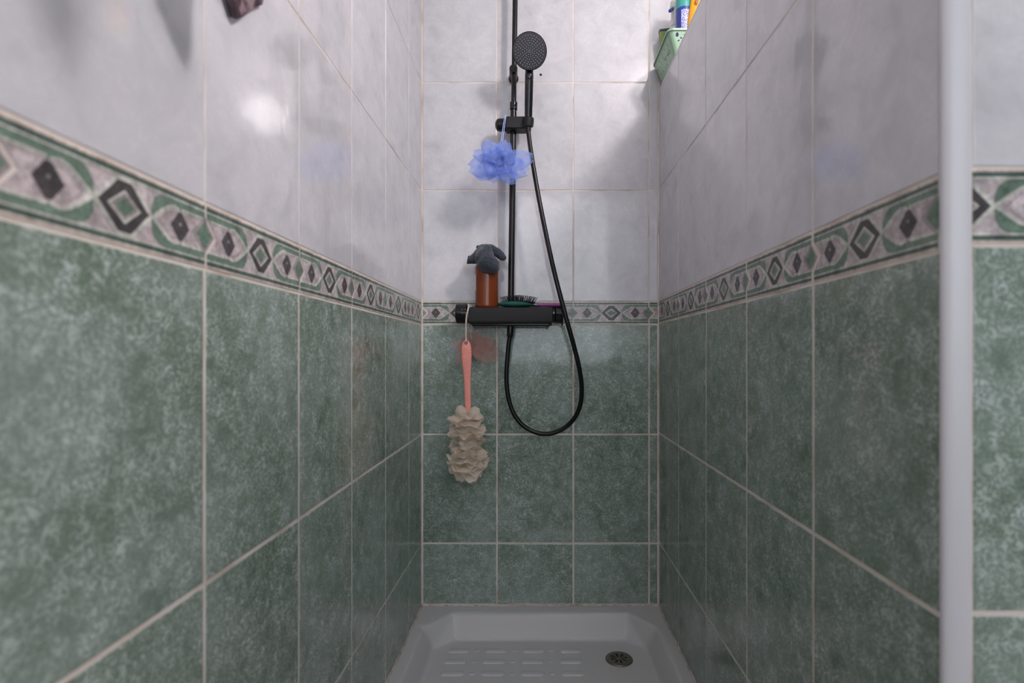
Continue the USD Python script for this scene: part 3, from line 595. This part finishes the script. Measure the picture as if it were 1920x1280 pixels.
def petal(c, tipdir, R, wid, seed, bulge=0.3, nr=16, nt=40):
    """a loop of netting: an open pouch, gathered at c and wide and wavy towards the rim"""
    rs = np.random.RandomState(seed); d = unit(tipdir); e = unit(np.cross(d, [0, 1, 0])); n = np.cross(e, d)
    s = np.linspace(0, 1, nr)[:, None]; t = np.linspace(0, 2 * np.pi, nt, endpoint=False)[None, :]
    p0, p1 = rs.uniform(0, 6.28, 2)
    a = R * s * (1 + 0.05 * s * np.sin(3 * t + p1)); hw = wid * np.sin(np.pi * np.clip(s, 0, 1) ** 0.8 * 0.93) ** 0.65
    X = c + a[..., None] * d + (hw * np.cos(t) * (1 + .07 * np.sin(5 * t + p0)))[..., None] * e + (hw * (bulge * np.sin(t) + 0.10 * np.sin(3 * t + p0) * s))[..., None] * n
    V = X.reshape(-1, 3); F = []
    for i in range(nr - 1):
        for j in range(nt):
            k = (j + 1) % nt; F += [(i * nt + j, i * nt + k, (i + 1) * nt + k), (i * nt + j, (i + 1) * nt + k, (i + 1) * nt + j)]
    return trimesh.Trimesh(V, F, process=False)
pc = P(936, 304, 1.540); q1 = 1.540 / FPX
bp = thing('bath_puff', 'blue net bath puff hanging by a cord from the riser slider', 'bath puff', loc=tuple(pc))
bl_ = []
for i, (x, y, dx, dz, r, wd, dy) in enumerate((
        (936, 300, -.75, .85, 44, 17, .0), (930, 300, -1, .35, 44, 14, .1), (936, 305, -1, -.25, 57, 24, -.1), (934, 306, -.85, -.65, 50, 20, -.3), (936, 305, -.35, -1, 42, 18, -.3),
        (938, 300, .05, 1, 26, 13, -.4), (938, 300, .35, 1, 36, 18, -.2), (940, 304, .95, .18, 58, 20, .1), (940, 306, 1, -.3, 52, 20, .05), (938, 306, .6, -.8, 46, 18, -.1), (938, 306, .1, -1, 38, 15, -.4),
        (932, 300, -.6, .2, 36, 17, -.8), (938, 300, .2, -.15, 30, 17, -1), (944, 302, .6, .2, 33, 17, -.8), (930, 312, -.5, -.5, 34, 17, -.8), (940, 312, .35, -.7, 32, 16, -.8))):
    bl_.append(petal(P(x, y, 1.540), (dx, dy, dz), r * q1, wd * q1, 70 + i, 0.55))
rs_ = np.random.RandomState(4)
for i in range(9):
    d = unit(rs_.normal(size=3) * [1, .4, .7] + [0, -.7, 0]); e = unit(np.cross(d, rs_.normal(size=3))); bl_.append(fan(pc + [0, -.006, 0], d, e, np.cross(d, e), 0.050, 0.9, 5, 0.010, 900 + i, curl=.35))
bnet = cat(*bl_); v = np.array(bnet.vertices); v[:, 1] = pc[1] + (v[:, 1] - pc[1]) * 0.72; bnet.vertices = v
obj('netting', bnet, 'net_blue', bp, smooth=True)
k0, k1 = P(938.5, 276, 1.540), P(948.5, 217.5, 1.5855)
def cord_loop(a, b, over, r, w):
    return cat(tube(spline([a + [w, 0, 0], (a + b) / 2 + [w * 0.8, -0.002, 0], b + [w * .4, 0, 0], b + over], 24), r, 8), tube(spline([a - [w, 0, 0], (a + b) / 2 + [-w * 0.9, 0.0, 0], b - [w * .4, 0, 0], b + over], 24), r, 8))
obj('hanging_cord', cord_loop(k0, k1 + [0, -0.0015, 0.0], np.array([0.001, 0.016, 0.0065]), 0.0011, 0.0026), 'cord_blue', bp, smooth=True)
pk = P(887, 648, 1.630)
pp_ = thing('bath_puff', 'pink net bath puff hanging behind the pink brush handle below the mixer', 'bath puff', loc=tuple(pk))
px1 = 1.630 / FPX
pnk = [petal(pk, (1.0, 0, -0.42), 50 * px1, 22 * px1, 1, 0.35), petal(pk, (0.95, 0, 0.18), 40 * px1, 15 * px1, 2, 0.4), petal(pk, (-0.72, 0, -0.78), 46 * px1, 12 * px1, 3, 0.4), petal(pk, (-0.95, 0, 0.05), 38 * px1, 15 * px1, 4, .5),
       petal(pk, (0.35, 0, 0.9), 30 * px1, 13 * px1, 6, .5), petal(pk, (0.42, -0.3, -0.8), 30 * px1, 8 * px1, 7, .7), petal(pk, (-.5, 0, .8), 28 * px1, 12 * px1, 8, .5)]
obj('netting', cat(*pnk), 'net_pink', pp_, smooth=True)
ringp = np.array([[-0.1985, 1.603 + 0.0206 * math.cos(t), CZ + 0.112 + 0.0206 * math.sin(t)] for t in np.linspace(0, 2 * math.pi, 40)])
obj('hanging_cord', cat(tube(ringp, 0.0010, 8, caps=False), cord_loop(P(884, 636, 1.622), np.array([-0.1985, 1.603, CZ + 0.0915]), np.array([0, 0, 0.0006]), 0.0009, 0.0018)), 'cord_white', pp_, smooth=True)

# ------------------------------------------------------------------ back brush
Db = 1.550; b1 = Db / FPX
bb = thing('back_brush', 'pink handled back brush with a cream net sponge hanging from the mixer', 'back brush', loc=tuple(P(876, 700, Db)))
prof_h = [(638, 3), (640.5, 6), (645, 8), (651, 9.3), (658, 9.6), (668, 9.5), (680, 8.8), (692, 7.8), (704, 7), (716, 6.4), (735, 6.2), (755, 6.1), (772, 5.4), (790, 3.0)]
def cx(y): return 874.2 + (y - 640) * 0.028
lp = [(cx(y) - w, y) for y, w in prof_h] + [(cx(y) + w, y) for y, w in reversed(prof_h)]
def handle_rings():
    V, F, n = [], [], 24
    ys = np.array([p[0] for p in prof_h]); ws = np.array([p[1] for p in prof_h]); yy = np.r_[np.linspace(638, 660, 14), np.linspace(664, 790, 36)]
    wi = np.interp(yy, ys, ws)
    for y, w in zip(yy, wi):
        c = P(cx(y), y, Db)
        for k in range(n):
            t = 2 * math.pi * k / n; a, b = math.cos(t), math.sin(t)
            V.append(c + [w * b1 * np.sign(a) * abs(a) ** .6, 0.0052 * np.sign(b) * abs(b) ** .6, 0])
    for i in range(len(yy) - 1):
        for j in range(n):
            k = (j + 1) % n; F += [(i * n + j, i * n + k, (i + 1) * n + k), (i * n + j, (i + 1) * n + k, (i + 1) * n + j)]
    q = len(V); V += [P(cx(638), 637.6, Db), P(cx(790), 790, Db)]
    for j in range(n):
        k = (j + 1) % n; F += [(q, k, j), (q + 1, (len(yy) - 1) * n + j, (len(yy) - 1) * n + k)]
    t = trimesh.Trimesh(np.array(V), F, process=True)
    if t.volume < 0: t.invert()
    return t
hl = P(cx(642), 642.5, Db)
hs_ = solid(handle_rings()) - solid(cyl(hl + [0, -0.02, 0], hl + [0, 0.02, 0], 0.0054, n=24))
obj('handle', hs_, 'pink_plastic', bb, smooth=35)
rid = []
for k in range(13):
    y = 655 + 4.1 * k; w = np.interp(y, [p[0] for p in prof_h], [p[1] for p in prof_h]) - 1.0
    pts = [P(cx(y) + s * w, y + 1.6 * math.sin(3.2 * s + 0.5 * k) * (1 if k < 9 else .4), Db) + [0, -0.0050 + 0.0006 * abs(s), 0] for s in np.linspace(-1, 1, 16)]
    rid.append(tube(np.array(pts), 0.0010, 6))
obj('grip_ridges', cat(*rid), 'pink_plastic', bb, smooth=True, label='wavy raised grip ridges')
cb0 = P(874.3, 641.5, Db); cb1 = P(877.5, 580, 1.556)
cr_ = []
for s in (-1, 1):
    base = spline([cb0 + [s * 0.0006, 0.004 * s, 0.001], P(873.2, 622, 1.549), P(874.2, 600, 1.551), P(876.0, 586, 1.555), P(878.4, 576.5, 1.5625), P(878.4, 571.0, 1.578), P(878.4, 571.6, 1.592)], 110)
    tw = np.linspace(0, 60, 110)[:, None]; fade = np.clip(np.linspace(0, 6, 110), 0, 1)[:, None]
    base = base + np.hstack([np.cos(tw + (0 if s < 0 else math.pi)), np.sin(tw + (0 if s < 0 else math.pi)), 0 * tw]) * 0.0014 * fade
    cr_.append(tube(base, 0.0016, 8))
obj('cord', cat(*cr_), 'cord_white', bb, smooth=True, label='twisted off-white hanging cord')
rs = np.random.RandomState(21); cn = []
spine0, spine1 = P(876.5, 776, Db), P(876.5, 885, Db)
def ring(c, R, k, amp, seed, tilt, nphi=110, nr=8):
    r_ = np.random.RandomState(seed); p0, p1, p2, p3 = r_.uniform(0, 6.28, 4)
    r = np.linspace(0.12, 1, nr)[:, None]; ph = np.linspace(0, 2 * np.pi, nphi)[None, :]
    rad = R * r * (1 + .10 * np.sin(2 * ph + p2) + .05 * np.sin(4 * ph + p3))
    z = amp * r * (np.sin(k * ph + p0) + .6 * np.sin((k + 4) * ph + p1)) + tilt * rad * np.sin(ph + p3) + 0.9 * R * np.clip(r - .68, 0, 1) ** 1.3 * np.sin(2 * ph + p1)
    X = np.stack([c[0] + rad * np.cos(ph), c[1] + rad * np.sin(ph) * 0.85, c[2] + z], -1)
    V = X.reshape(-1, 3); i, j = np.meshgrid(np.arange(nr - 1), np.arange(nphi - 1), indexing='ij'); a = (i * nphi + j).ravel()
    return trimesh.Trimesh(V, np.vstack([np.c_[a, a + 1, a + nphi + 1], np.c_[a, a + nphi + 1, a + nphi]]), process=False)
for i in range(24):
    t = i / 23; R_ = (0.0475 + 0.004 * math.sin(9 * t) + 0.007 * rs.uniform(-1, 1)) * (0.80 if i < 2 else 0.86 if i > 20 else 1.0)
    cn.append(ring(spine0 + (spine1 - spine0) * t, R_, 3 + i % 4, 0.0048, 300 + i, rs.uniform(-.25, .25)))
core = arr(m3.Manifold.sphere(1.0, 40)); core.vertices = core.vertices * [0.030, 0.026, 0.083] + (spine0 + spine1) / 2; cn.append(core)
for i, (x, y, dx, dz, s, wd) in enumerate(((870, 785, -.35, 1, 26, 11), (884, 785, .5, 1, 24, 11), (866, 790, -1, .25, 27, 7), (868, 880, -.25, -1, 22, 14), (882, 885, .15, -1, 20, 12), (862, 872, -.8, -.5, 22, 10), (888, 868, .9, -.4, 20, 10), (866, 812, -1, -.1, 26, 9), (890, 810, .9, .3, 22, 9), (890, 850, 1, -.1, 24, 10))):
    cn.append(petal(P(x, y, Db - 0.008), (dx, -.1, dz), s * b1, wd * b1, 40 + i, 0.5))
obj('netting', cat(*cn), 'net_cream', bb, smooth=True, label='ruffled cream net sponge')

# ------------------------------------------------------------------ basket and bottles on the low wall
zl_ = ZTOP + 0.0005
bk = thing('storage_basket', 'pale green plastic basket with cut-out pattern in the corner on the low wall', 'basket', loc=(0.45, 1.56, zl_))
TX0, TX1, TY0, TY1, BX0, BX1, BY0, BY1, BH = 0.3496, 0.552, 1.466, 1.655, 0.3715, 0.524, 1.482, 1.640, 0.068
def rrect(x0, x1, y0, y1, r, n=6):
    return [(cx_ + r * math.cos(t), cy_ + r * math.sin(t)) for cx_, cy_, a in ((x1 - r, y1 - r, 0), (x0 + r, y1 - r, 90), (x0 + r, y0 + r, 180), (x1 - r, y0 + r, 270)) for t in np.radians(np.linspace(a, a + 90, n))]
th = 0.0022
shell = prismoid(rrect(BX0, BX1, BY0, BY1, .014), rrect(TX0, TX1, TY0, TY1, .014), zl_, zl_ + BH) - prismoid(rrect(BX0 + th, BX1 - th, BY0 + th, BY1 - th, .012), rrect(TX0 + th, TX1 - th, TY0 + th, TY1 - th, .012), zl_ + 0.003, zl_ + BH + 0.001)
rk = random.Random(12); cuts = []
for i in range(30):       # small swirling cut-outs along the long left side
    y, z = rk.uniform(BY0 + .02, BY1 - .012), zl_ + rk.uniform(0.016, BH - 0.014)
    cuts.append(m3.Manifold.sphere(1, 14).scale((0.03, 0.0024 + 0.004 * rk.random(), 0.0016)).rotate((rk.uniform(-70, 70), 0, 0)).translate((0.36, y, z)))
for x, z, a, b, rot in ((0.3735, .055, .0042, .0055, 0), (0.385, .047, .0032, .0018, 30), (0.378, .041, .0030, .0016, -30), (0.393, .054, .0028, .0016, 40), (0.402, .044, .0050, .0058, 0), (0.42, .036, .004, .002, 20), (0.44, .05, .005, .006, 0)):
    cuts.append(m3.Manifold.sphere(1, 18).scale((a, 0.03, b)).rotate((0, rot, 0)).translate((x, TY0 + 0.005, zl_ + z)))
shell = shell - m3.Manifold.batch_boolean(cuts, m3.OpType.Add)
obj('basket_body', shell, 'basket_green', bk, smooth=25)
rim = m3.Manifold.extrude(m3.CrossSection([rrect(TX0 - .003, TX1 + .003, TY0 - .003, TY1 + .003, .017, 8)]) - m3.CrossSection([rrect(TX0 + .0015, TX1 - .0015, TY0 + .0015, TY1 - .0015, .013, 8)]), 0.005).translate((0, 0, zl_ + BH - 0.004))
obj('rim', rim, 'basket_green', bk, smooth=25)
zb_ = zl_ + 0.0035
sh = thing('shampoo_bottle', 'blue and teal shampoo bottle with lilac label in the green basket', 'bottle', loc=(0.4085, 1.530, zb_))
obj('bottle_body', lathe([(0.022, 0), (0.0235, 0.003), (0.0235, 0.153)], (0.4085, 1.530, zb_)), 'shampoo_blue', sh)
obj('bottle_top', lathe([(0.0235, 0.153), (0.0235, 0.20), (0.018, 0.212), (0.011, 0.216)], (0.4085, 1.530, zb_)), 'shampoo_teal', sh, label='teal upper half of the bottle')
obj('cap', lathe([(0.013, 0.216), (0.0135, 0.218), (0.0135, 0.235), (0.012, 0.237)], (0.4085, 1.530, zb_)), 'bottle_white', sh)
lb = (m3.Manifold.cylinder(0.098, 0.0241, 0.0241, 64) - m3.Manifold.cylinder(0.098, 0.0235, 0.0235, 64)) ^ m3.Manifold.cube((0.1, 0.06, 0.1)).translate((-0.0135, -0.06, 0))
lb = arr(lb); lb.apply_translation((0.4085, 1.530, zb_ + 0.046)); obj('label', lb, 'label_lilac', sh, label='lilac label with small print')
ye = thing('lotion_bottle', 'orange-yellow lotion bottle in front of the blue one in the basket', 'bottle', loc=(0.4395, 1.506, zb_))
yb = arr(m3.Manifold.batch_hull([m3.Manifold.cylinder(0.01, 0.018, 0.018, 40).scale((1.2, .75, 1)), m3.Manifold.cylinder(0.01, 0.022, 0.022, 40).scale((1.3, .75, 1)).translate((0, 0, 0.09)), m3.Manifold.cylinder(0.01, 0.014, 0.014, 40).scale((1.3, .75, 1)).translate((0, 0, 0.17))])); yb.apply_translation((0.4395, 1.5060, zb_))
obj('bottle_body', yb, 'lotion_yellow', ye)
obj('cap', lathe([(0.014, 0), (0.0145, 0.003), (0.0145, 0.022), (0.012, 0.024)], (0.4395, 1.506, zb_ + 0.18)), 'bottle_white', ye)
pr = [m3.Manifold.sphere(1, 16).scale((a, .0015, b)).translate((x, 1.5060 - 0.0170, z)) for x, z, a, b in ((0.432, CZ + 0.958, .004, .0075), (0.4385, CZ + 0.972, .005, .004), (0.4275, CZ + 0.975, .0035, .004))]
obj('print', cat(*pr), 'lotion_print', ye, label='reddish brown printed flower marks')
wb = thing('spray_bottle', 'white spray bottle with blue nozzle at the back of the basket', 'bottle', loc=(0.4015, 1.600, zb_))
obj('bottle_body', lathe([(0.0235, 0), (0.025, 0.003), (0.025, 0.085), (0.0215, 0.115), (0.0165, 0.145), (0.013, 0.150)], (0.4015, 1.600, zb_)), 'bottle_white', wb)
obj('sprayer_neck', lathe([(0.0145, 0.150), (0.0145, 0.168), (0.012, 0.17), (0.012, 0.20)], (0.4015, 1.600, zb_)), 'bottle_white', wb)
zn = P(1256, 21, 1.585)[2]
obj('sprayer_head', rbox(0.386, 0.425, 1.586, 1.610, zb_ + 0.198, zb_ + 0.222, 0.006), 'bottle_white', wb)
trg = chains([[((0.394, 1.594, zb_ + 0.200), .005), ((0.3855, 1.589, zn + 0.006), .0045), ((0.3825, 1.585, zn + 0.001), .0052)]], .003, 3)
obj('trigger', trg, 'nozzle_blue', wb, label='dark blue trigger')
gc = thing('carton', 'small green carton with dark top edge behind the basket rim', 'carton', loc=(0.375, 1.6285, zb_))
def tilt(t): t = arr(t); t.apply_transform(trimesh.transformations.rotation_matrix(math.radians(-6.5), [0, 1, 0], [0.378, 1.6285, zb_])); return t
obj('carton_body', tilt(bx(0.3775, 0.408, 1.6200, 1.6330, zb_ + 0.0005, zb_ + 0.149)), 'carton_green', gc)
obj('carton_flap', tilt(bx(0.3772, 0.4083, 1.6197, 1.6333, zb_ + 0.149, zb_ + 0.156)), 'carton_dark', gc)

# ------------------------------------------------------------------ laundry on a double rail above the picture: one corner in view, two shadows on the wall
RZ = CZ + 0.70
rail = thing('towel_rail', 'double chrome towel rail high on the left wall', 'towel rail', loc=(-0.30, 0.45, RZ))
for x in (-0.282, -0.152): obj('rail_bar', cyl((x, 0.08, RZ), (x, 0.62, RZ), 0.005), 'chrome', rail)
for y in (0.10, 0.60): obj('rail_post', cyl((XL, y, RZ), (-0.152, y, RZ), 0.005), 'chrome', rail)
def hanging(sections, thick, wave=0.006):
    """a strip of cloth: sections top to bottom, each a list of (x, y, z) across; given real thickness"""
    S = np.array(sections, float); m, n = S.shape[:2]
    from scipy.ndimage import zoom
    S = np.stack([zoom(S[..., k], (6, 6), order=1, grid_mode=False) for k in range(3)], -1); m, n = S.shape[:2]
    du, dv = np.gradient(S, axis=0), np.gradient(S, axis=1); N = np.cross(du, dv); N /= np.maximum(np.linalg.norm(N, axis=-1, keepdims=True), 1e-9)
    S = S + N * (wave * (meshkit.fbm(S * 40, 3, 2) - 0.5))[..., None]
    A, B = (S + N * thick / 2).reshape(-1, 3), (S - N * thick / 2).reshape(-1, 3); F, q = [], m * n
    for i in range(m - 1):
        for j in range(n - 1):
            a = i * n + j; F += [(a, a + 1, a + n + 1), (a, a + n + 1, a + n), (q + a, q + a + n + 1, q + a + 1), (q + a, q + a + n, q + a + n + 1)]
    edge = [(i * n, (i + 1) * n) for i in range(m - 1)] + [((i + 1) * n + n - 1, i * n + n - 1) for i in range(m - 1)] + [(j + 1, j) for j in range(n - 1)] + [((m - 1) * n + j, (m - 1) * n + j + 1) for j in range(n - 1)]
    for a, b in edge: F += [(a, b, q + b), (a, q + b, q + a)]
    t = trimesh.Trimesh(np.vstack([A, B]), F, process=False); t.fix_normals(); return t
hook = thing('wall_hook', 'small chrome hook high on the left wall above the printed cloth', 'hook', loc=(XL, 0.60, RZ))
obj('hook_plate', bx(XL + 0.0002, XL + 0.004, 0.585, 0.615, RZ - 0.02, RZ + 0.02), 'chrome', hook)
obj('hook_arm', tube(spline([(XL + 0.003, 0.60, RZ + 0.004), (XL + 0.016, 0.60, RZ - 0.004), (XL + 0.022, 0.60, RZ + 0.010)], 16), 0.003, 10), 'chrome', hook)
c1_ = thing('printed_cloth', 'mauve and dark brown printed cloth with its corner hanging down at the left wall', 'cloth', loc=(XL + 0.016, 0.60, RZ))
tb_ = lambda px, py, h: P(px, py, (XL + h) * FPX / (px - PX))   # the point seen at (px, py), h away from the left wall
sec = [[(XL + 0.015, 0.588 + 0.006 * k, RZ - 0.002) for k in range(5)],
       [tb_(418, -55, 0.008), tb_(440, -58, 0.012), tb_(455, -58, 0.007), tb_(474, -58, 0.010), tb_(496, -58, 0.005)],
       [tb_(424, -4, 0.0045), tb_(441, -4, 0.010), tb_(455, -4, 0.005), tb_(474, -6, 0.008), tb_(493, -8, 0.0045)],
       [tb_(434, 32, 0.004), tb_(442, 36, 0.006), tb_(456, 30, 0.0045), tb_(471, 16, 0.006), tb_(491, 8, 0.004)]]
obj('cloth_body', hanging(sec, 0.0026, 0.002), 'print_cloth', c1_, smooth=50)
def caster(px, py, h):
    """the point h away from the left wall whose lamp shadow falls where the photograph shows it"""
    S = tb_(px, py, 0.0); return S + (np.array(LAMP) - S) * h / (LAMP[0] - XL)
for h, rows, lb in ((0.070, [(-60, 265, 368), (0, 291, 362), (60, 315, 360), (96, 331, 359), (122, 343, 351)], 'grey cloth on the inner towel rail, throwing the sharper pointed shadow on the wall'),
                    (0.200, [(-50, 35, 200), (0, 60, 178), (50, 76, 156), (90, 90, 144), (122, 106, 130)], 'grey cloth on the outer towel rail, throwing the softer pointed shadow on the wall')):
    secs = [[caster(a + (b - a) * t, y, h) for t in (0, .35, .7, 1)] for y, a, b in rows]
    first = [np.array([p[0], p[1], RZ]) for p in secs[0]]
    cth = thing('grey_cloth', lb, 'cloth', loc=tuple(first[0]))
    obj('cloth_body', hanging([first] + secs, 0.004), 'grey_cloth', cth, smooth=50)
wp = P(1014, 140, YB)
plug = obj('wall_plug', lathe([(0.0032, 0), (0.0032, 0.0012), (0.002, 0.0018)], (wp[0], YB + 0.0002, wp[2]), (0, -1, 0), 20), 'void_black', None, label='tiny black screw cap in the white tile right of the hand shower', cat='screw cap')
